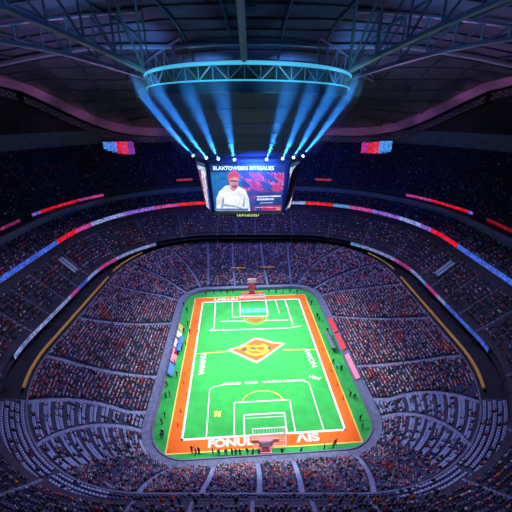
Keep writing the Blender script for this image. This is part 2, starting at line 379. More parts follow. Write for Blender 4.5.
def standing(pose):
    v = [(0, 0, .92), (0, 0, 1.15), (0, 0, 1.4), (0, .01, 1.52), (0, .02, 1.64), (0, .02, 1.75),
         (-.1, 0, .88), (-.12, .04, .48), (-.13, 0, .09), (-.14, .14, .05),
         (.1, 0, .88), (.12, .04, .48), (.13, 0, .09), (.14, .14, .05), (-.19, 0, 1.4), (.19, 0, 1.4)]
    if pose == 'walk': v[7] = (-.11, .2, .5); v[8] = (-.11, .24, .1); v[9] = (-.11, .38, .06); v[11] = (.11, -.06, .48); v[12] = (.11, -.26, .12); v[13] = (.11, -.14, .05)
    if pose == 'point': v += [(-.28, .02, 1.12), (-.3, .08, .88), (.4, .2, 1.38), (.55, .4, 1.42)]
    elif pose == 'hips': v += [(-.38, -.04, 1.16), (-.2, .06, 1.0), (.38, -.04, 1.16), (.2, .06, 1.0)]
    else: v += [(-.27, .04, 1.13), (-.26, .14, .88), (.27, -.04, 1.13), (.26, .02, .86)]
    e = [(0, 1), (1, 2), (2, 3), (3, 4), (4, 5), (0, 6), (6, 7), (7, 8), (8, 9), (0, 10), (10, 11), (11, 12), (12, 13), (2, 14), (2, 15), (14, 16), (16, 17), (15, 18), (18, 19)]
    r = [.15, .14, .14, .06, .10, .09, .1, .075, .05, .045, .1, .075, .05, .045, .07, .07, .05, .042, .05, .042]
    return v, e, r
def person_mesh(name, spec, top, legs, headz, hipz, hairz, hairm):
    me = skin_mesh(name, *spec)
    me.materials.clear()
    for m in (top, legs, M['skin'], hairm): me.materials.append(m)
    for p in me.polygons:
        c = p.center
        p.material_index = 3 if (c.z > hairz or (c.z > headz + .1 and c.y < .0)) else 2 if c.z > headz else 0 if c.z > hipz else 1
        p.use_smooth = True
    return me
CL = {'red': (.75, .03, .04), 'orange': (.9, .17, .02), 'white': (.75, .75, .85), 'navy': (.03, .05, .16), 'black': (.012, .012, .018), 'pink': (.75, .2, .35), 'lavender': (.4, .38, .7), 'pale blue': (.25, .45, .8)}
CM = {k: mat(k.replace(' ', '_') + '_cloth', c, .9) for k, c in CL.items()}
SEATED = {}
for c in CL:
    for a in ('lap', 'up', 'phone'):
        SEATED[(c, a)] = person_mesh('person_seated', seated(a), CM[c], CM['navy' if c != 'navy' else 'black'], 1.13, .56, 1.38, M['hair'])
STAND = {}
for c in ('black', 'navy', 'white', 'orange', 'red', 'pale blue'):
    for a in ('rest', 'walk', 'point', 'hips'):
        STAND[(c, a)] = person_mesh('person_standing', standing(a), CM[c], CM['black'], 1.54, .95, 1.78, M['hair'])

# crowd placement ----------------------------------------------------------
def box_t(x0, x1, y0, y1, z0, z1, t=1):
    cx, cy = (x0 + x1) / 2, (y0 + y1) / 2
    v = [(x0, y0, z0), (x1, y0, z0), (x1, y1, z0), (x0, y1, z0)]
    v += [(cx + (x - cx) * t, cy + (y - cy) * t, z1) for x, y, _ in v]
    return v, [(3, 2, 1, 0), (4, 5, 6, 7), (0, 1, 5, 4), (1, 2, 6, 5), (2, 3, 7, 6), (3, 0, 4, 7)]
def template(boxes):
    V = []; Fc = []; part = []
    for i, b in enumerate(boxes):
        v, f = box_t(*b); n = len(V); V += v; Fc += [[n + k for k in q] for q in f]; part += [i] * 8
    return np.array(V, dtype=np.float32), np.array(Fc), np.array(part)
PT = template([(-.24, .24, -.13, .15, .42, 1.1, .8), (-.11, .11, -.08, .14, 1.1, 1.38, .8), (-.2, .2, .0, .5, .05, .56, .85)])
ST = template([(-.25, .25, -.28, -.2, .42, .95), (-.25, .25, -.22, .22, .36, .46)])
SCL = 1.02
def mass(name, tmpl, pos, ang, cols, m):
    V, Fc, part = tmpl; N = len(pos); nv = len(V)
    c, s = np.cos(ang)[:, None], np.sin(ang)[:, None]
    x = (V[None, :, 0] * c - V[None, :, 1] * s) * SCL + pos[:, 0:1]
    y = (V[None, :, 0] * s + V[None, :, 1] * c) * SCL + pos[:, 1:2]
    z = V[None, :, 2] * SCL + pos[:, 2:3]
    co = np.stack([x, y, z], -1).reshape(-1, 3).astype(np.float32)
    fc = (Fc[None] + (np.arange(N) * nv)[:, None, None]).reshape(-1, 4).astype(np.int32)
    me = bpy.data.meshes.new(name); me.vertices.add(len(co)); me.vertices.foreach_set('co', co.ravel())
    me.loops.add(fc.size); me.loops.foreach_set('vertex_index', fc.ravel())
    me.polygons.add(len(fc)); me.polygons.foreach_set('loop_start', np.arange(len(fc), dtype=np.int32) * 4)
    if cols is not None:
        ca = me.color_attributes.new('Col', 'FLOAT_COLOR', 'POINT')
        cc = np.ones((N, nv, 4), dtype=np.float32); cc[:, :, :3] = cols[:, part, :]
        ca.data.foreach_set('color', cc.ravel())
    me.materials.append(m); me.update(); me.validate()
    return link(bpy.data.objects.new(name, me))

fwd = Vector((0, math.cos(PITCH), -math.sin(PITCH))); upv = Vector((0, math.sin(PITCH), math.cos(PITCH)))
def in_view(p):
    d = p - CAM; w = d.dot(fwd)
    if w <= 1: return None
    x, y = 256 + FPX * d.x / w, 256 - FPX * d.dot(upv) / w
    return (x, y, FPX / w) if -4 < x < 516 and -4 < y < 516 else None
def clump(x, y, sc=.11):     # smooth pseudo noise for red supporters sitting together
    return math.sin(x * sc * 3.1 + 1.3) * math.sin(y * sc * 2.7 + .4) + .6 * math.sin(x * sc * 5.3 + y * sc * 4.1)
people = []; seats = []; ROWS = {}
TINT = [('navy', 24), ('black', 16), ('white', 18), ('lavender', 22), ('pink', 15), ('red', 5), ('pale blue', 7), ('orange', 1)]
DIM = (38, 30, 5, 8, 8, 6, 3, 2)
names_, w_ = [t[0] for t in TINT], [t[1] for t in TINT]
for tn, A, B, rows in TIERS + [('corner_terrace', CA, CB, CR)]:
    ais = AISLES.get(tn, [3.66, 4.5, 5.3]); hw = .9 if tn == 'lower_terrace' else .6
    sp = .64 if tn == 'lower_terrace' else .8 if tn != 'upper_terrace' else .95
    for i in range(rows):
        a = mix(A, B, (i + .42) / rows); z = A['z'] + (B['z'] - A['z']) * i / rows
        if tn == 'second_terrace' and i == 0: continue
        # arc length table
        S = [k / 16 for k in range(129)]; Q = [P(a, min(s, 7.9999), 0) for s in S]
        D = [0]
        for k in range(128): D.append(D[-1] + (Q[k + 1] - Q[k]).length)
        apos = [np.interp(at(s, (i + .5) / rows) % 8, S, D) for s in ais]
        fD = (i + .5) / rows; zr0, zr1, zl0, zl1 = at((2.94, 3.32), fD), at((3.5, 3.72), fD), at((5.5, 5.28), fD), at((6.06, 5.68), fD)
        if tn == 'corner_terrace': zr0, zr1, zl0, zl1 = 3.3, 3.9, 5.1, 5.7
        n = int(D[-1] / sp)
        for k in range(n):
            d = (k + .5) * sp
            if min(abs(d - q) for q in apos) < hw: continue
            s = float(np.interp(d, D, S))
            p = P(a, s, z)
            if p.y < -72: continue
            pr = in_view(p)
            if pr is None and (p.y < -50 or abs(p.x) > 125): continue
            t = (P(a, s + .01, 0) - P(a, s - .01, 0)); nrm = Vector((t.y, -t.x, 0)).normalized()    # inward
            ang = math.atan2(-nrm.x, nrm.y)
            rowf = i / rows
            if tn == 'corner_terrace' and not 3.32 < s < 5.68: continue
            key = (tn, i)
            if tn == 'lower_terrace':
                if s < 1 or s > 7.75: occ = .45 if rowf > .2 else .7
                elif zr0 < s < zr1 or zl0 < s < zl1: occ = .2 if rowf > .25 else .5
                elif 3.2 < s < 5.5: occ = .42
                else: occ = .86 if 1.4 < s < 7.4 else .66
            elif tn == 'upper_terrace': occ = .42 if rowf < .6 else .25
            elif tn == 'corner_terrace': occ = .12
            else: occ = .62
            zone = zr0 < s < zr1 or zl0 < s < zl1
            if tn == 'lower_terrace' and zone and i % 3 == 2 and i > 3: continue
            if random.random() < occ:
                cl = clump(p.x, p.y)
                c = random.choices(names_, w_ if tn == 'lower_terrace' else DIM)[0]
                if cl > .95 and random.random() < .45 and 1.2 < s < 7.8: c = 'red' if random.random() < .7 else 'orange'
                people.append((p, ang, c, tn, pr, key))
            else:
                seats.append((p, ang, tn, pr, 'B' if (tn in ('lower_terrace', 'corner_terrace') and zone) else 'D', key))
            if p.y < 0: ROWS.setdefault(key, []).append(p.x)

people.sort(key=lambda q: -(q[4][2] if q[4] else 0))
near = [q for q in people if q[4] and q[4][1] < 511]
near = near[:300]; nid = {id(q) for q in near}
rest = [q for q in people if id(q) not in nid]
TN = {'corner_terrace': 'lower back', 'lower_terrace': 'lower', 'second_terrace': 'second', 'third_terrace': 'third', 'upper_terrace': 'upper'}
for q in ROWS.values(): q.sort()
for (p, ang, c, tn, pr, key) in near:
    a = random.choices(('lap', 'phone', 'up'), (6, 3, 1))[0]
    o = link(bpy.data.objects.new('person', SEATED[(c, a)])); o.location = p; o.rotation_euler = (0, 0, ang); o.scale = (SCL,) * 3
    side = 'left' if pr[0] < 180 else 'right' if pr[0] > 335 else 'centre'
    doing = {'lap': 'hands in lap', 'up': 'both arms raised', 'phone': 'one hand raised'}[a]
    tag(o, 'spectator in %s, %s, %s tier row %d, place %d from left' % (c, doing, TN[tn], key[1] + 1, ROWS[key].index(p.x) + 1), 'person', 'seated spectators in %s, %s, %s tier' % (c, doing, TN[tn]))
pos = np.array([tuple(q[0]) for q in rest], dtype=np.float32); ang = np.array([q[1] for q in rest], dtype=np.float32)
cols = np.zeros((len(rest), 3, 3), dtype=np.float32)
for i, q in enumerate(rest):
    k = random.uniform(.7, 1.1)
    cols[i, 0] = [min(1, x * k) for x in CL[q[2]]]; cols[i, 1] = random.choice([(.45, .27, .2), (.2, .11, .08), (.04, .03, .03), (.04, .03, .03), (.5, .34, .3)]); cols[i, 2] = (.03, .03, .06)
tag(mass('crowd', PT, pos, ang + rng.uniform(-.3, .3, len(rest)).astype(np.float32), cols, M['crowd']), 'dense mass of seated spectators filling the tiers', 'crowd', kind='stuff')

seats.sort(key=lambda q: -(q[3][2] if q[3] else 0))
nearS = [q for q in seats if q[3] and q[3][1] < 511][:300]; nid = {id(q) for q in nearS}
restS = [q for q in seats if id(q) not in nid]
def seat_tree(m):
    e = bpy.data.objects.new('stadium_seat', None)
    b = MB(); b.box(-.25, .25, -.24, -.2, .44, .95, taper=.96); b.box(-.22, .22, -.2, -.19, .5, .9)
    s = MB(); s.box(-.25, .25, -.2, .22, .38, .44); s.box(-.25, -.21, -.2, .18, .44, .56); s.box(.21, .25, -.2, .18, .44, .56)
    k = MB(); k.box(-.04, .04, -.1, .0, 0, .4)
    return b.mesh('backrest', m), s.mesh('seat', m), k.mesh('pedestal', M['steelD'])
ST_M = {'B': seat_tree(M['seatB']), 'D': seat_tree(M['seatD'])}
for (p, ang, tn, pr, k, key) in nearS:
    e = empty('stadium_seat', p, ang); e.scale = (SCL,) * 3
    for nm, me in zip(('backrest', 'seat', 'pedestal'), ST_M[k]): link(bpy.data.objects.new(nm, me), e)
    side = 'left' if pr[0] < 180 else 'right' if pr[0] > 335 else 'centre'
    tag(e, 'empty %s seat, %s tier row %d, place %d from the left' % ('blue-grey' if k == 'B' else 'navy', TN[tn], key[1] + 1, ROWS[key].index(p.x) + 1), 'seat', 'empty %s seats, %s tier' % ('blue-grey' if k == 'B' else 'navy', TN[tn]))
for k in 'BD':
    R = [q for q in restS if q[4] == k]
    tag(mass('seating', ST, np.array([tuple(q[0]) for q in R], dtype=np.float32), np.array([q[1] for q in R], dtype=np.float32), None, M['seat' + k]),
        'empty %s seats spread through the %s' % (('blue-grey', 'lower bowl near corners') if k == 'B' else ('navy', 'tiers')), 'seats', kind='stuff')

# sideline people (pitch coordinates worked out from where their feet stand)
def unproj(px, py, z=0):
    t = py - 256; s_, c_ = math.sin(PITCH), math.cos(PITCH); d = FPX * s_ + t * c_; w = FPX * c_ - t * s_; k = (80 - z) / d
    return Vector(((px - 256) * k, w * k - 95, z))
side = [
 ('left touchline', [(188, 326, 'black'), (184, 333, 'black'), (190, 334, 'navy'), (175, 365, 'black'), (177, 377, 'black'), (167, 387, 'black'), (166, 398, 'navy'), (170, 397, 'black'), (165, 418, 'black'), (162, 425, 'black'), (162, 439, 'navy'), (163, 436, 'black'), (184, 307, 'black'), (187, 312, 'navy'), (186, 345, 'red'), (182, 351, 'navy')]),
 ('right touchline', [(317, 318, 'black'), (319, 321, 'black'), (333, 364, 'black'), (337, 369, 'pale blue'), (341, 371, 'black'), (350, 397, 'black'), (354, 400, 'navy'), (360, 421, 'black'), (362, 429, 'black'), (311, 305, 'black'), (309, 301, 'navy'), (327, 333, 'black')]),
 ('near goal line', [(192, 458, 'black'), (196, 460, 'navy'), (199, 459, 'black'), (213, 460, 'black'), (219, 461, 'navy'), (226, 461, 'black'), (232, 460, 'black'), (236, 461, 'navy'), (240, 461, 'black'), (247, 460, 'black'), (253, 461, 'black'), (259, 461, 'navy'), (282, 460, 'black'), (301, 459, 'navy'), (324, 456, 'black'), (333, 454, 'black'), (335, 451, 'black')]),
 ('far goal line', [(214, 294, 'black'), (221, 293, 'navy'), (227, 294, 'black'), (233, 293, 'black'), (269, 293, 'black'), (276, 293, 'navy'), (283, 294, 'black'), (290, 293, 'black'), (297, 294, 'black'), (206, 295, 'navy')]),
 ('orange border', [(197, 323, 'orange'), (198, 333, 'orange'), (185, 375, 'orange'), (181, 413, 'orange'), (178, 427, 'orange'), (184, 384, 'orange'), (337, 386, 'orange'), (343, 400, 'orange'), (331, 372, 'orange'), (322, 350, 'orange')])]
poses = ['rest', 'walk', 'point', 'hips']
pd = {'rest': 'arms down', 'walk': 'mid-stride', 'point': 'arm out', 'hips': 'hands on hips'}
ORD = 'first second third fourth fifth sixth seventh eighth ninth tenth eleventh twelfth thirteenth fourteenth fifteenth sixteenth seventeenth eighteenth nineteenth twentieth'.split()
for place, lst in side:
    for i, (px, py, c) in enumerate(lst):
        p = unproj(px, py - (5 if place == 'near goal line' else 0)); a = poses[(i * 3 + len(place)) % 4]
        o = link(bpy.data.objects.new('person', STAND[(c, a)])); o.location = p
        o.rotation_euler = (0, 0, math.atan2(p.x, -p.y) + random.uniform(-1.2, 1.2)); s = 1.6 if c != 'orange' else 1.15; o.scale = (s, s, s)
        if place in ('left touchline', 'right touchline'):
            order = sorted(lst, key=lambda q: q[1]).index((px, py, c)); where = ORD[order] + ' from the far end'
        elif place == 'orange border':
            where = ORD[sorted([q for q in lst if (q[0] < 256) == (px < 256)], key=lambda q: q[1]).index((px, py, c))] + ' from the far end'
        else: where = ORD[sorted(lst).index((px, py, c))] + ' from the left'
        tag(o, 'person in %s, %s, on the %s, %s' % (c, pd[a], place if place != 'orange border' else ('left' if px < 256 else 'right') + ' orange border', where), 'person', 'people along the edge of the pitch')
# standing spectators above the rim at the bottom right and left
crew = [(352, 'orange'), (360, 'navy'), (366, 'pale blue'), (374, 'orange'), (380, 'orange'), (386, 'white'), (392, 'navy'), (398, 'pale blue'), (405, 'navy'), (412, 'orange'), (419, 'pale blue'), (427, 'pale blue'), (434, 'navy'), (162, 'orange'), (172, 'red'), (180, 'navy'), (195, 'black'), (236, 'black'), (330, 'red'), (340, 'navy')]
for i, (px, c) in enumerate(crew):
    # walk along the near front of the second tier
    best = None
    for k in range(400):
        s = 3.2 + 2.4 * k / 400; q = P(dict(LC, r=46.7), s, 20.0); v = in_view(q)
        if v and (best is None or abs(v[0] - px) < best[0]): best = (abs(v[0] - px), q)
    o = link(bpy.data.objects.new('person', STAND[(c, poses[i % 4])])); o.location = best[1]; o.rotation_euler = (0, 0, math.atan2(best[1].x, -best[1].y) + random.uniform(-.6, .6)); o.scale = (1.3,) * 3
    tag(o, 'standing spectator in %s, %s, behind the near rail, %s from the left' % (c, pd[poses[i % 4]], ORD[sorted(x[0] for x in crew).index(px)]), 'person', 'spectators standing behind the near rail')

# ------------------------------------------------------------------ goals and towers
def goal(x, y, w, h, d, sgn, label):
    g = empty('goal', F(x, y, 0), YAW if sgn < 0 else YAW + PI); tag(g, label, 'goal')
    fr = MB(); r = .17
    for sx in (-1, 1):
        fr.tube((sx * w / 2, 0, 0), (sx * w / 2, 0, h), r); fr.tube((sx * w / 2, -d, 0), (sx * w / 2, -d * .6, h), r * .6)
        fr.tube((sx * w / 2, 0, h), (sx * w / 2, -d * .6, h), r * .6); fr.tube((sx * w / 2, 0, .1), (sx * w / 2, -d, .1), r * .6)
    fr.tube((-w / 2, 0, h), (w / 2, 0, h), r); fr.tube((-w / 2, -d, .1), (w / 2, -d, .1), r * .6); fr.tube((-w / 2, -d * .6, h), (w / 2, -d * .6, h), r * .6)
    fr.obj('goal_frame', M['white'], g)
    nt = MB(); n = 12
    for i in range(n + 1):
        xx = -w / 2 + w * i / n; nt.tube((xx, -d, .1), (xx, -d * .6, h), .035, 3); nt.tube((xx, -d * .6, h), (xx, 0, h), .035, 3)
    for j in range(6):
        t = j / 5; nt.tube((-w / 2, -d + .4 * d * t, .1 + (h - .1) * t), (w / 2, -d + .4 * d * t, .1 + (h - .1) * t), .035, 3)
    nt.obj('net', M['net'], g)
    return g
goal(1.0, Y0 - .4, 8.6, 3.0, 3.0, -1, 'white framed goal with net on the near goal line')
goal(.6, Y1 - 1.0, 11.5, 2.6, 3.0, 1, 'white framed goal with net on the far goal line')
def tower(x, y, k, h, label, far):
    g = empty('camera_tower', F(x, y, 0), YAW); tag(g, label, 'tower')
    b = MB(); b.box(-1.5 * k, 1.5 * k, -1.0, 1.0, 0, .6); b.box(-1.1 * k, 1.1 * k, -.8, .8, .6, 1.4); b.obj('base', M['pink'] if not far else M['red'], g)
    m = MB(); w = .8 * k
    for sx in (-1, 1):
        for sy in (-1, 1): m.tube((sx * w, sy * w * .8, 1.4), (sx * w * .8, sy * w * .7, h), .13, 5)
    n = 5
    for j in range(n):
        z0, z1 = 1.4 + (h - 1.4) * j / n, 1.4 + (h - 1.4) * (j + 1) / n
        for sy in (-1, 1):
            m.tube((-w, sy * w * .8, z0), (w, sy * w * .8, z1), .09, 4); m.tube((-w, sy * w * .8, z1), (w, sy * w * .8, z1), .09, 4)
    m.obj('mast', M['pink'], g)
    bx = MB(); bx.box(-1.7 * k, 1.7 * k, -.5, .5, h - .2, h + 1.7); bx.obj('display_box', M['pink'], g)
    fr = MB(); fr.box(-1.35 * k, 1.35 * k, -.56, -.5, h + .1, h + 1.4); fr.obj('display_panel', M['white'], g)
    if far:
        b2 = MB(); b2.box(-1.5 * k, 1.5 * k, -.6, .6, h * .5, h * .5 + 1.2); b2.obj('lower_display_box', M['red'], g)
        for sx in (-1, 1):
            q = MB(); q.box(sx * 3.6 - 1.3, sx * 3.6 + 1.3, -1.6, -.2, 0, 1.5); q.box(sx * 3.6 - .9, sx * 3.6 + .9, -1.65, -1.6, .3, 1.2, 1); q.obj('side_crate', [M['orange'], M['white']], g)
    else:
        hb = MB(); hb.box(-3.6, 3.4, .6, .9, 2.2, 3.4); hb.obj('crossboard', mat('pale_orange_panel', (.95, .5, .3), .6), g)
        for sx in (-1, 1):
            l = MB(); l.tube((sx * 1.0, 0, .1), (sx * 1.8, -1.6, .1), .15, 5); l.obj('leg', M['red'], g)
    return g
tower(.7, 38.6, 1.25, 6.6, 'red and pink lattice tower with boxes behind the far goal', True)
tower(-.2, -39.3, 1.0, 2.6, 'red and white stand with crossboard behind the near goal', False)

# team benches and boards at the touchlines
def bench(p, rz, w, frame, back, label):
    g = empty('team_bench', p, rz); tag(g, label, 'bench')
    f_ = MB()
    for x in (-w / 2, 0, w / 2): f_.path([(x, -.9, 0), (x, -.9, 1.7), (x, -.4, 2.3), (x, .9, 2.4)], .09, 5, up=Vector((1, 0, 0)))
    f_.obj('shelter_frame', frame, g)
    c = MB(); c.raw([(-w / 2, -.86, 0.3), (w / 2, -.86, .3), (w / 2, -.86, 1.7), (-w / 2, -.86, 1.7), (w / 2, -.36, 2.3), (-w / 2, -.36, 2.3), (w / 2, .9, 2.42), (-w / 2, .9, 2.42)], [(0, 1, 2, 3), (3, 2, 4, 5), (5, 4, 6, 7)]); c.obj('shelter_roof', back, g)
    n = int(w / .8)
    for i in range(n):
        x = -w / 2 + (i + .5) * w / n; s = MB(); s.box(x - .3, x + .3, -.5, .1, .4, .5); s.box(x - .3, x + .3, -.56, -.48, .5, 1.1); s.obj('seat', frame, g)
    return g
bench(F(28.2, -1.5, 0) + Vector((-.6, 2, 0)), YAW + PI / 2, 10, M['black'], M['band'], 'black framed team shelter with grey cover beside the right touchline')
bench(F(-27.9, 2, 0), YAW - PI / 2, 8, M['black'], M['bluep'], 'black framed team shelter with blue cover beside the left touchline')
def board(s0, s1, m, label, h=2.6, base=W, z0=.1, off=-.25, name='advertising_board'):
    L = dict(base, r=base['r'] + off - 1.6); Lt = dict(base, r=base['r'] + off - .2); n = 5
    mb = MB(); up_ = Vector((0, 0, .12)); A = [P(L, s0 + (s1 - s0) * i / n, z0) for i in range(n + 1)]; T = [P(Lt, s0 + (s1 - s0) * i / n, z0 + h * .75) for i in range(n + 1)]
    for i in range(n):      # a panel leaning back against the wall
        mb.poly([A[i] + up_, A[i + 1] + up_, T[i + 1] + up_, T[i] + up_]); mb.poly([A[i], A[i + 1], T[i + 1], T[i]])
        mb.poly([A[i], A[i + 1], A[i + 1] + up_, A[i] + up_]); mb.poly([T[i], T[i + 1], T[i + 1] + up_, T[i] + up_])
    return tag(mb.obj(name, m), label, 'board')
board(6.30, 6.38, M['bluep'], 'blue board leaning on the left pitchside wall, nearest of the row')
board(6.39, 6.50, M['pink'], 'pink board leaning on the left pitchside wall beside the team shelter')
board(6.51, 6.58, M['white'], 'white board leaning on the left pitchside wall, nearer of two white ones')
board(6.60, 6.66, M['white'], 'white board leaning on the left pitchside wall, farther of two white ones')
board(6.67, 6.73, mat('olive_panel', (.5, .5, .12), .6), 'olive yellow board leaning on the left pitchside wall')
Wb = dict(W, r=12.6)
board(2.28, 2.42, M['red'], 'red board on the right walkway, farther of the pair', 1.3, Wb, 1.22)
board(2.44, 2.58, M['red'], 'red board on the right walkway, nearer of the pair', 1.3, Wb, 1.22)
board(2.62, 2.80, M['pink'], 'pink board on the right walkway nearest the camera', 1.0, Wb, 1.22)
# orange banners laid over seats at the far end
for x, lab in ((-.32, 'left'), (.42, 'right')):
    s = (x + 1) / 2; a = mix(L0, LB, .33); mb = MB(); p = P(a, s, 6.5)
    mb.box(p.x - 3.6, p.x + 3.6, p.y - .5, p.y + .5, p.z + .6, p.z + .75); tag(mb.obj('banner', M['yel']), 'amber banner laid across far end seats, %s one of two' % lab, 'banner')

# ------------------------------------------------------------------ LED ribbons
BL, RE, PU, WH, MG, CY = (.06, .16, .9), (.95, .01, .04), (.30, .14, .8), (.32, .40, .9), (.7, .06, .38), (.12, .38, .85)
def ribbon(L, z0, z1, s0, s1, segs, label, strength_scale=1, out=.12, parent=None):
    n = max(40, int((s1 - s0) * 60)); mb = MB(); Lo = dict(L, r=L['r'] - out)
    def col(s):
        for a, b, c in segs:
            if a <= s < b: return c
        return BL
    for i in range(n):
        a, b = s0 + (s1 - s0) * i / n, s0 + (s1 - s0) * (i + 1) / n
        c = col((a + b) / 2); j = random.uniform(.75, 1.15); c = tuple(x * j * strength_scale for x in c)
        mb.poly([P(Lo, a, z0), P(Lo, b, z0), P(Lo, b, z1), P(Lo, a, z1)], 0, c)
    g = empty('led_ribbon', P(L, (s0 + s1) / 2, z0)); tag(g, label, 'display')
    o = mb.obj('display_face', M['led'], g); o.location = -g.location
    bl_ = MB(); bk = MB(); Lq = dict(L, r=L['r'] - .02)
    for i in range(n):
        a, b = s0 + (s1 - s0) * i / n, s0 + (s1 - s0) * (i + 1) / n
        bk.poly([P(Lo, a, z1), P(Lo, b, z1), P(Lo, b, z1 + .25), P(Lo, a, z1 + .25)])
        bl_.poly([P(Lo, a, z0 - .25), P(Lo, b, z0 - .25), P(Lo, b, z0), P(Lo, a, z0)])
        bk.poly([P(Lo, a, z1 + .25), P(Lo, b, z1 + .25), P(Lq, b, z1 + .25), P(Lq, a, z1 + .25)])
    o = bk.obj('upper_casing', M['steelD'], g); o.location = -g.location
    o = bl_.obj('lower_casing', M['steelD'], g); o.location = -g.location
# order of colours clockwise from the far left
D1 = [(6, 6.75, BL), (6.75, 6.95, BL), (6.95, 7.12, RE), (7.12, 7.22, MG), (7.22, 7.42, WH), (7.42, 7.6, PU), (7.6, 7.76, MG), (7.76, 7.95, RE), (7.95, 8.2, BL),
      (8.2, 8.45, PU), (8.45, 8.7, RE), (8.7, 8.98, BL), (8.98, 9.1, WH), (9.1, 9.26, RE), (9.26, 9.36, CY), (9.36, 9.5, MG), (9.5, 9.66, PU), (9.66, 9.8, WH), (9.8, 9.86, PU), (9.86, 10.14, RE), (10.12, 11, BL)]
ribbon(LD, 31.2, 33.0, 6.05, 10.95, D1, 'long ribbon display of blue, red and violet sections around the third tier front', 1.0)
C1 = [(5, 6.6, WH), (6.6, 6.75, MG), (6.75, 6.95, BL), (6.95, 7.1, WH), (7.1, 7.25, MG), (7.25, 7.6, WH), (7.6, 7.7, CY)]
ribbon(LC, 18.2, 19.6, 5.86, 7.56, C1, 'pale blue ribbon display along the left second tier front', .75)
C2 = [(1.25, 1.5, CY), (1.5, 1.75, WH), (1.75, 1.9, MG), (1.9, 2.05, WH), (2.05, 2.15, CY), (2.15, 2.4, MG), (2.4, 2.55, WH), (2.55, 2.9, BL)]
ribbon(LC, 18.2, 19.6, 1.42, 3.1, C2, 'pale blue ribbon display along the right second tier front', .75)
R_ = [(0, 20, RE)]
ribbon(LU, 40.9, 42.0, 6.6, 7.02, [(6, 6.8, MG), (6.8, 7.1, MG)], 'dim magenta ribbon display on the left upper deck front', .35)
ribbon(LU, 40.9, 42.1, 7.08, 7.42, [(7, 7.12, PU), (7.12, 7.3, RE), (7.3, 7.5, MG)], 'red ribbon display on the left upper deck front', .8)
ribbon(LU, 40.9, 42.1, 1.58, 1.9, [(1.5, 1.7, MG), (1.7, 1.88, RE), (1.88, 1.95, PU)], 'red ribbon display on the right upper deck front', .8)
ribbon(LU, 40.9, 42.0, 1.97, 2.4, R_, 'dim red ribbon display at the right end of the upper deck front', .35)
for s, w, lab, c in ((7.78, .08, 'far left, longer one', RE), (7.93, .04, 'far left, shorter one beside the scoreboard', RE), (1.13, .08, 'far right, behind the scoreboard', RE)):
    L = dict(LU, r=70.6)
    mb = MB(); a, b = P(L, s, 0), P(L, s + w, 0)
    mb.poly([(a.x, a.y, 43.6), (b.x, b.y, 43.6), (b.x, b.y, 44.7), (a.x, a.y, 44.7)], 0, (.5, .02, .08))
    mb.poly([(a.x, a.y + .3, 43.3), (b.x, b.y + .3, 43.3), (b.x, b.y + .3, 45), (a.x, a.y + .3, 45)], 1)
    tag(mb.obj('led_sign', [M['led'], M['black']]), 'small red lit sign on the upper deck front, %s' % lab, 'sign')
# lit suite signs under the main ribbon (pale yellow green)
for s0, s1, lab in ((7.40, 7.56, 'left'), (1.40, 1.58, 'right')):
    mb = MB(); L = dict(LD, r=59.0); n = 6
    for i in range(n):
        a, b = s0 + (s1 - s0) * i / n, s0 + (s1 - s0) * (i + 1) / n
        mb.poly([P(L, a, 29.4), P(L, b, 29.4), P(L, b, 30.5), P(L, a, 30.5)], 0, (.16, .17, .10))
    tag(mb.obj('lit_suite_sign', M['led']), 'dim yellow-green lit strip under the main ribbon on the %s side' % lab, 'sign')
# pale blue rectangular gate frames in the second tier
for s, lab in ((6.86, 'left'), (2.14, 'right')):
    a, b = mix(LC, LCt, .25), mix(LC, LCt, .8); g = empty('tier_gate', P(a, s, 0)); tag(g, 'pale blue rectangular gateway frame in the %s second tier' % lab, 'gateway')
    for i in range(2):
        for nm, m_, q in (('glass_panel', M['bluep'], 1), ('frame', M['band'], 0)):
            mb = MB(); s0, s1 = s + .045 * i, s + .045 * i + .035
            c = [P(a, s0, 23.2), P(a, s1, 23.2), P(b, s1, 27.6), P(b, s0, 27.6)]
            if q: mb.poly(c)
            else:
                for k in range(4): mb.tube(c[k], c[(k + 1) % 4], .25, 4)
            o = mb.obj(nm, m_ if not q else mat('pale_blue_glass', (.35, .62, .85), .3), g); o.location = -g.location

# ------------------------------------------------------------------ roof
CX, CY_ = -1.8, 0.0
RIM = dict(hx=20, yf=19, yn=-30, r=85, z=0, rot=0, ox=-.6)
def zrim(y):
    t = min(1, max(0, (97 - y) / 50)); t = t * t * (3 - 2 * t); return 68 + 22 * t
ZC = 103.0
def roof_pt(s, k, dz=0):
    p = P(RIM, s, 0); z = ZC - (ZC - zrim(p.y)) * (k ** 1.9)
    return Vector((CX + (p.x - CX) * k, p.y * k, z + dz))
SR = [i / 14 for i in range(112)]
ks = [0.02, .12, .24, .36, .48, .58, .68, .76, .84, .90, .95]
cb = MB()
for k0, k1 in zip(ks, ks[1:]): strip(cb, [roof_pt(s, k0) for s in SR], [roof_pt(s, k1) for s in SR])
tag(cb.obj('ceiling', M['ceil'], smooth=True), 'dark panelled underside of the domed roof', kind='structure')
def rimc(r, dz, s):
    p = P(dict(RIM, r=r), s, 0); q = P(RIM, s, 0); p.z = zrim(q.y) + dz; return p
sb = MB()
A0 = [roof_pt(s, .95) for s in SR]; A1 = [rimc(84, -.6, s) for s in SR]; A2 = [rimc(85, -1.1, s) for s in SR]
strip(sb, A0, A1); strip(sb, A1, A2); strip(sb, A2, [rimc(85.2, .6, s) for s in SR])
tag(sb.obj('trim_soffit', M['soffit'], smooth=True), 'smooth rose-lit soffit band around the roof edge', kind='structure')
ob_ = MB(); strip(ob_, [rimc(85.2, .6, s) for s in SR], [rimc(99, -1, s) for s in SR])
tag(ob_.obj('roof_overhang', M['black']), 'black outer roof strip above the upper deck back wall', kind='structure')
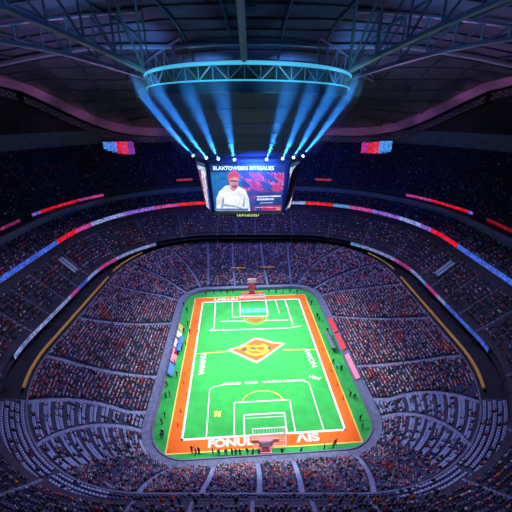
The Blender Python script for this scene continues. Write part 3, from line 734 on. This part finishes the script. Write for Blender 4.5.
# rim catwalk truss: one long lattice ring below the soffit
def rim_truss(s0, s1, n, label):
    g = empty('catwalk_truss', rimc(88, -4, (s0 + s1) / 2)); tag(g, label, 'truss', 'lattice catwalk sections under the roof edge')
    S = [s0 + (s1 - s0) * i / n for i in range(n + 1)]
    ch = MB()
    ch.path([rimc(87.6, -2.2, s) for s in S], .22, 4); ch.path([rimc(87.6, -4.6, s) for s in S], .22, 4)
    o = ch.obj('chord', M['steelD'], g); o.location = -g.location
    wb = MB()
    for i in range(n):
        a, b = rimc(87.6, -2.2, S[i]), rimc(87.6, -4.6, S[i]); c, d = rimc(87.6, -2.2, S[i + 1]), rimc(87.6, -4.6, S[i + 1])
        wb.tube(a, b, .1, 4); wb.tube(a, d, .1, 4); wb.tube(b, c, .1, 4)
    o = wb.obj('lattice', M['steel'], g); o.location = -g.location
    dk = MB(); strip_ = []
    for i in range(n): dk.poly([rimc(87.8, -4.8, S[i]), rimc(87.8, -4.8, S[i + 1]), rimc(90.5, -4.8, S[i + 1]), rimc(90.5, -4.8, S[i])]); dk.poly([rimc(88.4, -4.8, S[i]), rimc(88.4, -4.8, S[i + 1]), rimc(88.4, -2, S[i + 1]), rimc(88.4, -2, S[i])])
    o = dk.obj('catwalk_deck', M['black'], g); o.location = -g.location
    hg = MB()
    for i in range(0, n + 1, 4): hg.tube(rimc(87.6, -2.2, S[i]), rimc(86, .3, S[i]), .12, 4)
    o = hg.obj('hanger', M['steelD'], g); o.location = -g.location
rim_truss(6.6, 7.28, 34, 'lattice catwalk under the roof edge at the far left side')
rim_truss(7.3, 7.98, 26, 'lattice catwalk under the roof edge at the far left corner')
rim_truss(.0, .98, 20, 'lattice catwalk under the roof edge straight behind the scoreboard')
rim_truss(1.02, 1.7, 26, 'lattice catwalk under the roof edge at the far right corner')
rim_truss(1.72, 2.4, 34, 'lattice catwalk under the roof edge at the far right side')

# main arches across the roof
def zroof(x, y):
    """height of the ceiling above a plan point"""
    best = None
    for i in range(0, 112):
        pass
    dx, dy = x - CX, y
    if abs(dx) < 1e-6 and abs(dy) < 1e-6: return ZC
    a = math.atan2(dy, dx); lo = None
    # find s on rim in that direction
    for i in range(112):
        p, q = P(RIM, SR[i], 0), P(RIM, SR[(i + 1) % 112] if i < 111 else 7.9999, 0)
        c0 = (p.x - CX) * dy - p.y * dx; c1 = (q.x - CX) * dy - q.y * dx
        if c0 * c1 <= 0 and (p.x - CX) * dx + p.y * dy > 0:
            t = c0 / (c0 - c1) if c0 != c1 else 0; m = p.lerp(q, t)
            k = math.hypot(dx, dy) / math.hypot(m.x - CX, m.y)
            return ZC - (ZC - zrim(m.y)) * (k ** 1.9) if k <= .95 else None
    return None
def arch(pts, r, name, label, grp, m, dz, cat='beam'):
    P3 = [(x, y, zroof(x, y)) for x, y in pts]; P3 = [Vector((x, y, z + dz)) for x, y, z in P3 if z is not None]
    if len(P3) < 3: return
    mb = MB(); mb.path(P3, r, 6); return tag(mb.obj(name, m, smooth=False), label, cat, grp)
for y, lab in ((-26, 'nearest, crossing the top of the view'), (26, 'passing behind the ring')):
    arch([(x, y) for x in range(-100, 101, 5)], .75, 'roof_arch', 'large tubular roof arch running left to right, ' + lab, 'transverse roof arches', M['steel'], -1.2)
# thin purlins, cross and lengthwise
for j, y in enumerate((-62, -50, -38, -14, -2, 10, 18, 34, 42, 50, 57, 64, 72, 80)):
    arch([(x, y) for x in range(-104, 105, 6)], .28, 'roof_purlin', 'slim dark cross purlin under the roof, row %d from the camera end' % (j + 1), 'cross purlins', M['steelD'], -.3)
for j, x in enumerate((-92, -78, -64, -50, -36, -22, -8, 8, 22, 36, 50, 64, 78, 92)):
    arch([(x, y) for y in range(-90, 101, 6)], .34, 'roof_rafter', 'slim lengthwise roof rafter, row %d from the left' % (j + 1), 'lengthwise rafters', M['steelD'], -.55)

# hanging ring, radial trusses
RR, ZT, ZB, EY = 24.3, 86.7, 84.3, 1.52
halo = empty('lighting_ring', (CX, 0, ZB)); halo.scale = (1, EY, 1); tag(halo, 'big oval lattice ring glowing cyan under the roof above the scoreboard', 'lighting ring')
def circ(r, z, n=96): return [Vector((r * math.cos(2 * PI * i / n), r * math.sin(2 * PI * i / n), z - ZB)) for i in range(n)]
mb = MB(); mb.path(circ(RR, ZT), .3, 6, closed=True); mb.obj('upper_led_tube', M['halo'], halo, True)
mb = MB(); mb.path(circ(RR, ZB), .13, 6, closed=True); mb.obj('lower_led_tube', M['halo'], halo, True)
mb = MB(); mb.path(circ(RR - 2.2, ZT), .25, 6, closed=True); mb.path(circ(RR - 2.2, ZB), .25, 6, closed=True); mb.obj('inner_chord', M['steel'], halo, True)
mb = MB(); n = 60; T, B_, Ti, Bi = circ(RR, ZT, n), circ(RR, ZB, n), circ(RR - 2.2, ZT, n), circ(RR - 2.2, ZB, n)
for i in range(n):
    j = (i + 1) % n
    mb.tube(T[i], B_[i], .12, 4); mb.tube(*( (T[i], B_[j]) if i % 2 else (B_[i], T[j])), .12, 4); mb.tube(T[i], Ti[i], .1, 4); mb.tube(B_[i], Bi[i], .1, 4); mb.tube(Ti[i], Bi[j], .1, 4)
mb.obj('lattice', M['steel'], halo)
mb = MB(); strip(mb, circ(RR - .9, ZB + .1), circ(RR - .9, ZT - .3)); mb.obj('backing_band', M['black'], halo)

can = empty('hanging_canopy', (CX, 0, 69)); tag(can, 'dark blue bowl shaped canopy hanging inside the ring above the scoreboard', 'canopy')
prof = [(24.0, 84.2), (24.0, 82.6), (23.4, 80.2), (22.1, 77.6), (20.2, 75.2), (18.2, 73.1), (16.4, 71.6), (15.0, 70.5), (13.6, 69.9)]
def fy(r): return 1 + (EY - 1) * ((r - 13.6) / 10.4) ** 5
def cring(r, z, n=96, g=1.0): k = fy(r); return [Vector((g * r * math.cos(2 * PI * i / n), g * r * k * math.sin(2 * PI * i / n), z - 69)) for i in range(n)]
mb = MB()
for (r0, z0), (r1, z1) in zip(prof, prof[1:]): strip(mb, cring(r0, z0), cring(r1, z1))
mb.obj('membrane', M['cone'], can, True)
mb = MB()
for (r0, z0) in prof[1:-1]: mb.path(cring(r0, z0, 96, 1.004), .07, 4, closed=True)
mb.obj('hoops', M['steelD'], can)

tr_lab = {0: 'pointing straight at the camera', 1: 'to the near right', 2: 'to the right', 3: 'to the far right', 4: 'pointing away behind the ring', 5: 'to the far left', 6: 'to the left', 7: 'to the near left'}
for i, deg in enumerate((-90, -47, -5, 45, 90, 135, 185, 227)):
    a = math.radians(deg); u = Vector((math.cos(a), math.sin(a), 0)); c = Vector((CX, 0, 0)); r0 = 1 / math.hypot(u.x / RR, u.y / (RR * EY))
    g = empty('radial_truss', c + u * r0 + Vector((0, 0, 86))); tag(g, 'steel radial roof truss fixed to the glowing ring, ' + tr_lab[i], 'truss', 'radial trusses around the ring')
    top = []; bot = []; r1 = 66
    for k in range(8):
        r = r0 + .6 + (r1 - r0) * k / 7; p = c + u * r; zz = zroof(p.x, p.y) or 92
        top.append(p + Vector((0, 0, zz - 1.0))); bot.append(p + Vector((0, 0, 87.1 + (zz - 2.2 - 87.1) * (k / 7) ** 1.0)))
    ch = MB(); ch.path(top, .4, 6); o = ch.obj('upper_chord', M['steel'], g); o.location = -g.location
    ch = MB(); ch.path(bot, .55, 6); o = ch.obj('lower_chord', M['steel'], g); o.location = -g.location
    wb = MB()
    for k in range(7):
        wb.tube(bot[k], top[k], .24, 5); wb.tube(bot[k], top[k + 1], .24, 5)
    o = wb.obj('web', M['steel'], g); o.location = -g.location

# ------------------------------------------------------------------ scoreboard
SBX = -2.2
sb = empty('scoreboard', (SBX, 0, 68)); tag(sb, 'large hanging video scoreboard showing a person in a white hoodie', 'scoreboard')
ZT_, ZB_ = 67.7, 54.0
front_t, front_b = (10.9, -8.2), (10.1, -7.4); out_t, out_b = (14.6, -2.6), (12.2, -2.6)
def rg(z, pf, po, g=1): return [Vector((x * g, y * g, z - 68)) for x, y in ((-pf[0], pf[1]), (pf[0], pf[1]), (po[0], po[1]), (po[0], -po[1]), (pf[0], -pf[1]), (-pf[0], -pf[1]), (-po[0], -po[1]), (-po[0], po[1]))]
A, B = rg(ZT_, front_t, out_t), rg(ZB_, front_b, out_b)
T2 = rg(ZT_ + .7, front_t, out_t, 1.03); T3 = rg(ZT_ + 2.2, front_t, out_t, .95); T1 = rg(ZT_, front_t, out_t, 1.03)
mb = MB(); strip(mb, B, A); strip(mb, A, T1); strip(mb, T1, T2); strip(mb, T2, T3); mb.poly(T3); B2 = rg(ZB_ - .7, front_b, out_b, .93); strip(mb, B2, B); mb.poly(B2[::-1]); mb.obj('housing', M['black'], sb)
def face(i):
    j = (i + 1) % 8; return B[i], B[j], A[j], A[i]
def on(i, u, v, off=.08):
    bl, br, tr, tl = face(i); p = bl.lerp(br, u).lerp(tl.lerp(tr, u), v)
    n = (br - bl).cross(tl - bl).normalized(); 
    if n.dot(Vector((p.x, p.y, 0))) < 0: n = -n
    return p + n * off
def fpoly(mb, i, pts, col, off): mb.poly([on(i, u, v, off) for u, v in pts], 0, col)
# front screen
def front_picture():
    scr = MB(); nx, ny = 92, 48
    for a in range(nx):
        for b in range(ny):
            u0, u1, v0, v1 = .045 + .91 * a / nx, .045 + .91 * (a + 1) / nx, .03 + .93 * b / ny, .03 + .93 * (b + 1) / ny
            u, v = (a + .5) / nx, (b + .5) / ny
            if v > .84: c = (.02, .035, .12)
            elif u < .42: c = (.02, .12 + .1 * v, .42 + .1 * random.random())
            else:
                k = math.sin(u * 21 + 2 * math.sin(v * 9)) * math.sin(v * 16 + 3 * u) + random.uniform(-.35, .35)
                c = (.55, .04, .12) if k > .25 else (.75, .2, .35) if k > .05 and v > .45 else (.10, .05, .25) if k > -.4 else (.04, .07, .3)
                if v < .42 and u > .62: c = (.03, .05, .2)
                if v < .12 and u > .7: c = (.45, .03, .1)
            scr.poly([on(0, u0, v0, .06), on(0, u1, v0, .06), on(0, u1, v1, .06), on(0, u0, v1, .06)], 0, c)
    s = scr.obj('front_screen', M['pic'], sb)
    def lay(name, polys, off):
        mb = MB()
        for pts, c in polys: fpoly(mb, 0, pts, c, off)
        mb.obj(name, M['pic'], s)
    SK, WHT = (.75, .32, .2), (.85, .9, .95)
    lay('screen_hoodie', [([(.07, .03), (.08, .28), (.13, .44), (.22, .55), (.36, .56), (.47, .46), (.51, .3), (.53, .03)], WHT),
                          ], .10)
    lay('screen_hoodie_folds', [([(.13, .1), (.17, .3), (.19, .3), (.16, .1)], (.3, .38, .5)), ([(.15, .18), (.3, .16), (.42, .1), (.42, .07), (.28, .12), (.14, .14)], (.35, .42, .55)), ([(.42, .12), (.45, .32), (.465, .32), (.45, .1)], (.3, .38, .5)), ([(.05, .035), (.5, .035), (.5, .085), (.05, .085)], (.12, .2, .4))], .13)
    lay('screen_face', [([(.285, .46), (.27, .56), (.275, .68), (.3, .74), (.36, .74), (.385, .68), (.38, .56), (.355, .48), (.32, .44)], SK)], .15)
    lay('screen_hair', [([(.26, .62), (.255, .74), (.28, .82), (.33, .86), (.385, .82), (.405, .74), (.395, .63), (.375, .7), (.33, .73), (.285, .7)], (.75, .09, .02)),
                        ([(.3, .52), (.3, .56), (.37, .56), (.37, .52), (.335, .49)], (.35, .07, .03)), ([(.28, .63), (.375, .63), (.375, .655), (.28, .655)], (.08, .03, .03))], .17)
    lay('screen_caption', [([(.62, .315), (.93, .33), (.93, .355), (.62, .34)], (.8, .85, .95)), ([(.62, .25), (.84, .26), (.84, .3), (.62, .29)], (.6, .7, .95)), ([(.66, .19), (.83, .2), (.83, .215), (.66, .205)], (.5, .6, .9)),
                           ([(.6, .10), (.9, .10), (.9, .115), (.6, .115)], (.7, .4, .6)), ([(.88, .05), (.94, .05), (.94, .12), (.88, .12)], (.7, .25, .15))], .13)
    return s
s = front_picture()
bl, br, tr, tl = face(0); tilt = math.atan2((tl - bl).y, (tl - bl).z)
wm = mat('screen_white_text', (.8, .8, .8), .5, emit=(.75, .85, 1), es=1.0)
text('header_text', 'BLAXTOWEERS BITREAUES', 1.35, on(0, .45, .885, .16), (PI / 2 - tilt, 0, 0), wm, .98, None, None, s, bold=.035)
def side_pic(i, name, flip):
    mb = MB(); nx, ny = 8, 24
    for a in range(nx):
        for b in range(ny):
            u0, u1, v0, v1 = .1 + .8 * a / nx, .1 + .8 * (a + 1) / nx, .03 + .94 * b / ny, .03 + .94 * (b + 1) / ny
            u, v = (a + .5) / nx, (b + .5) / ny; u = 1 - u if flip else u
            d = u - (.3 + .45 * v) if not flip else u - (.25 + .5 * v)
            c = (.5, .7, .85) if v > .82 else (.85, .5, .6) if abs(d) < .16 and v < .7 else (.8, .8, .95) if abs(d) < .3 else (.05, .15, .55) if d > 0 else (.25, .06, .2)
            if v > .9: c = (.04, .08, .2)
            j = random.uniform(.7, 1.1); mb.poly([on(i, u0, v0, .06), on(i, u1, v0, .06), on(i, u1, v1, .06), on(i, u0, v1, .06)], 0, tuple(x * j for x in c))
    mb.obj(name, M['pic'], sb)
side_pic(7, 'side_screen', False); side_pic(1, 'side_screen', True)
for i in (3, 5): side_pic(i, 'side_screen', False)
# lower name strip
mb = MB(); mb.box(-3.6, 3.4, -5.8, -5.2, -16.1, -14.4); mb.obj('lower_sign_box', M['black'], sb)
ym = mat('sign_yellow_text', (.7, .7, .2), .5, emit=(.75, .85, .2), es=.9)
text('lower_sign_text', 'LEXGEZED', 1.25, Vector((-.1, -5.85, -15.25)), (PI / 2, 0, 0), ym, 1.05, None, None, sb, bold=.03)
# hangers between scoreboard and canopy
for sx in (-1, 1):
    for sy in (-1, 1):
        mb = MB(); mb.tube((sx * 9, sy * 5, 1.8), (sx * 9, sy * 5, 6), .2, 6); mb.obj('suspension_cable', M['steelD'], sb)
# beam lamps round the top housing
lampx = [(-20.5, -7), (-16.3, -10.5), (-11.8, -12.6), (-6.9, -13.8), (4.2, -14.0), (9.4, -12.6), (13.0, -10.9), (16.6, -7.6)]
beams = [(-15.7, 24.6), (-12.6, 20), (-9.2, 14.5), (-5.5, 7.3), (4.2, -6.6), (9.0, -13), (12.2, -18.2), (14.9, -24)]
def spot(name, loc, aim, power, col, angle, blend=.3, r=.2):
    l = bpy.data.lights.new(name, 'SPOT'); l.energy = power; l.color = col; l.spot_size = math.radians(angle); l.spot_blend = blend; l.shadow_soft_size = r
    o = bpy.data.objects.new(name, l); link(o); o.location = loc; o.rotation_euler = (Vector(aim) - Vector(loc)).to_track_quat('-Z', 'Y').to_euler(); return o
ncol = ['outermost left', 'second from the left', 'third from the left', 'inner left', 'inner right', 'third from the right', 'second from the right', 'outermost right']
for i, (bx_, tx) in enumerate([(-15.5, -22.6), (-11.7, -17.5), (-8.7, -11.2), (-4.9, -5.6), (2.4, 5.6), (6.2, 9.5), (8.9, 13.6), (11.5, 18.6)]):
    # lamp just outside the foot of the canopy, aimed up along its skin
    ph = math.asin(max(-1, min(1, (bx_ - CX) / 17.4))); base = Vector((CX + 17.4 * math.sin(ph), -18.6 * math.cos(ph), 69.6))
    ph2 = math.asin(max(-1, min(1, (tx - CX) / 26.8))); aim = Vector((CX + 26.8 * math.sin(ph2), -42.5 * math.cos(ph2), 83.5))
    d = (aim - base).normalized()
    g = empty('beam_lamp', base); tag(g, 'small beam lamp throwing a blue ray up the canopy, ' + ncol[i], 'lamp', 'beam lamps under the canopy')
    q = d.to_track_quat('Z', 'Y').to_matrix().to_4x4()
    hb = MB(); hb.tube(q @ Vector((0, 0, -.7)), q @ Vector((0, 0, .1)), .34, 10, 0, .42); hb.obj('lamp_body', M['black'], g)
    ln_ = MB(); ln_.tube(q @ Vector((0, 0, .1)), q @ Vector((0, 0, .16)), .36, 10); ln_.obj('lens', M['lampw'], g)
    yk = MB(); yk.tube((0, 0, -.6), Vector((0, 0, -1.1)) + (Vector((CX, 0, 0)) - Vector((base.x, base.y, 0))).normalized() * 2.2, .12, 5); yk.obj('yoke', M['steelD'], g)
    spot('beam_light', base + d * .3, aim, 1.5e6, (.025, .27, 1), 9.5, .85, .12)

hz = bpy.data.materials.new('stage_haze'); hz.use_nodes = True; nt = hz.node_tree; nt.nodes.remove(nt.nodes['Principled BSDF'])
vs_ = nt.nodes.new('ShaderNodeVolumeScatter'); vs_.inputs['Density'].default_value = .011; vs_.inputs['Color'].default_value = (.9, .95, 1, 1); vs_.inputs['Anisotropy'].default_value = .0
nt.links.new(vs_.outputs[0], nt.nodes['Material Output'].inputs['Volume'])
mb = MB(); hzr = [(18.6, 20.4, 69.0), (22.6, 27.5, 75.0), (26.8, 39.5, 82), (27.4, 43.5, 86.0)]
HR = [[Vector((CX + a_ * math.cos(2 * PI * i / 48), b_ * math.sin(2 * PI * i / 48), z_)) for i in range(48)] for a_, b_, z_ in hzr]
mb.poly(HR[0][::-1]); mb.poly(HR[-1])
for A_, B_ in zip(HR, HR[1:]): strip(mb, A_, B_)
tag(mb.obj('haze', hz), 'thin haze hanging around the canopy where the beams shine', 'haze', kind='stuff')

# corner video boards
def vboard(x, y, z, w, h, rz, cols, label):
    g = empty('video_board', (x, y, z), rz); tag(g, label, 'screen')
    b = MB(); b.box(-w / 2 - .4, w / 2 + .4, 0, .8, -h / 2 - .4, h / 2 + .4); b.obj('casing', M['black'], g)
    m = MB(); nx = 24
    for a in range(nx):
        for c_ in range(10):
            u = (a + .5) / nx; c = cols[min(len(cols) - 1, int(u * len(cols)))]
            j = random.uniform(.45, 1.2); x0, x1 = -w / 2 + w * a / nx, -w / 2 + w * (a + 1) / nx; z0, z1 = -h / 2 + h * c_ / 10, -h / 2 + h * (c_ + 1) / 10
            m.poly([(x0, -.05, z0), (x1, -.05, z0), (x1, -.05, z1), (x0, -.05, z1)], 0, tuple(min(1, t * j) for t in c))
    m.obj('screen', M['pic'], g)
    for sx in (-1, 1): t = MB(); t.tube((sx * w * .35, .4, h / 2), (sx * w * .35, .4, h / 2 + 1.6), .15, 5); t.obj('hanger', M['steelD'], g)
vboard(-75.5, 93, 60.8, 15.8, 6.8, .25, [(.08, .3, .95), (.06, .25, .9), (.75, .02, .08), (.8, .04, .15), (.2, .04, .35)], 'small video board with blue and red panels hanging on the far left')
vboard(67.5, 96, 61.0, 16, 6.8, -.25, [(.5, .03, .3), (.8, .02, .06), (.8, .05, .1), (.08, .3, .95), (.08, .35, .95)], 'small video board with red and blue panels hanging on the far right')

# ------------------------------------------------------------------ lights
w = bpy.data.worlds.new('night'); scn.world = w; w.use_nodes = True
bg = w.node_tree.nodes['Background']; bg.inputs[0].default_value = (.05, .12, .45, 1); bg.inputs[1].default_value = .02
def area(name, loc, aim, power, col, size, sy=None):
    l = bpy.data.lights.new(name, 'AREA'); l.energy = power; l.color = col; l.shape = 'RECTANGLE'; l.size = size; l.size_y = sy or size
    o = bpy.data.objects.new(name, l); link(o); o.location = loc; o.rotation_euler = (Vector(aim) - Vector(loc)).to_track_quat('-Z', 'Y').to_euler(); return o
for x, y in ((-58, -40), (-62, 0), (-58, 40), (58, -40), (62, 0), (58, 40)):      # pitch floodlights under the roof
    spot('pitch_floodlight', (x, y, 88), F(-x * .12, y * .55, 0), 3.0e5, (1, .98, .95), 36, .5, 1.2)
for i in range(10):                                                                # added fill lamps hanging free outside the ring: pitch and lower bowl
    a = 2 * PI * (i + .5) / 10; x, y = 24 * math.cos(a), 24 * math.sin(a)
    spot('lower_bowl_fill', (CX + x * 1.28, y * 1.28 * EY, 84), (CX + x * 2.1, y * 2.1, 0), 4.3e4, (.74, .60, 1), 84, .5, .8)
for x, y in ((-60, 20), (60, 20), (-25, 70), (25, 70)):      # added dim blue fill, stands in for ambient light on the bowl
    spot('blue_bowl_fill', (x, y, 80 if y > 50 else 88), (-x * .9, -y * .55, 0), 2.6e4, (.09, .17, 1), 120, .8, 2)
for y in (-20, 40):  # added blue fill, tints the far end in place of haze
    spot('far_blue_fill', (0, y, 66 if y < 0 else 83), (0, 95, 40), 9e4, (.03, .12, 1), 120, .8, 2)
# blue uplight around the ring on the roof steel
for i in range(8):
    a = 2 * PI * (i + .5) / 8; spot('ring_uplight', (CX + 31 * math.cos(a), 43 * math.sin(a), 86), (CX + 46 * math.cos(a), 58 * math.sin(a), 100), 1.4e4, (.08, .36, 1), 130, .8, .8)
for i in range(12):  # added cyan fill lamps that brighten the ring lattice
    a = 2 * PI * (i + .5) / 12; c_, s_ = math.cos(a), math.sin(a)
    spot('ring_lattice_fill', (CX + 28 * c_, 28 * EY * s_, 83), (CX + 24 * c_, 24 * EY * s_, 86), 1300, (.15, .7, 1), 120, .7, .3)
# rose cove lights along the roof edge
for i in range(26):
    s = 6.3 + 3.4 * ((i + .5) / 26) + (.0); s = s % 8 if s < 8 else (s - 8)
for s in [6.4 + .13 * i for i in range(12)] + [.1, .5, .9] + [1.03 + .13 * i for i in range(12)]:
    p = rimc(79, -6.5, s); q = rimc(83, 0, s)
    spot('cove_light', p, q, 620, (.85, .28, .62), 150, .9, .6)
spot('rose_roof_fill', (-60, 10, 50), (-68, 0, 100), 2.4e4, (.6, .3, .9), 150, .9, 1)  # added purple fill pair in mid-air, brightens the roof panels
spot('rose_roof_fill', (60, 10, 50), (68, 0, 100), 2.4e4, (.6, .3, .9), 150, .9, 1)

# ------------------------------------------------------------------ camera
cd = bpy.data.cameras.new('camera'); cam = bpy.data.objects.new('camera', cd); link(cam)
cd.sensor_width = 36; cd.lens = FPX / 512 * 36; cd.clip_end = 1000
cam.location = CAM; cam.rotation_euler = (PI / 2 - PITCH, 0, 0); scn.camera = cam
scn.view_settings.view_transform = 'Standard'; scn.view_settings.look = 'None'; scn.view_settings.exposure = 0; scn.view_settings.gamma = 1
try: scn.cycles.use_denoising = True; scn.cycles.max_bounces = 4
except Exception: pass
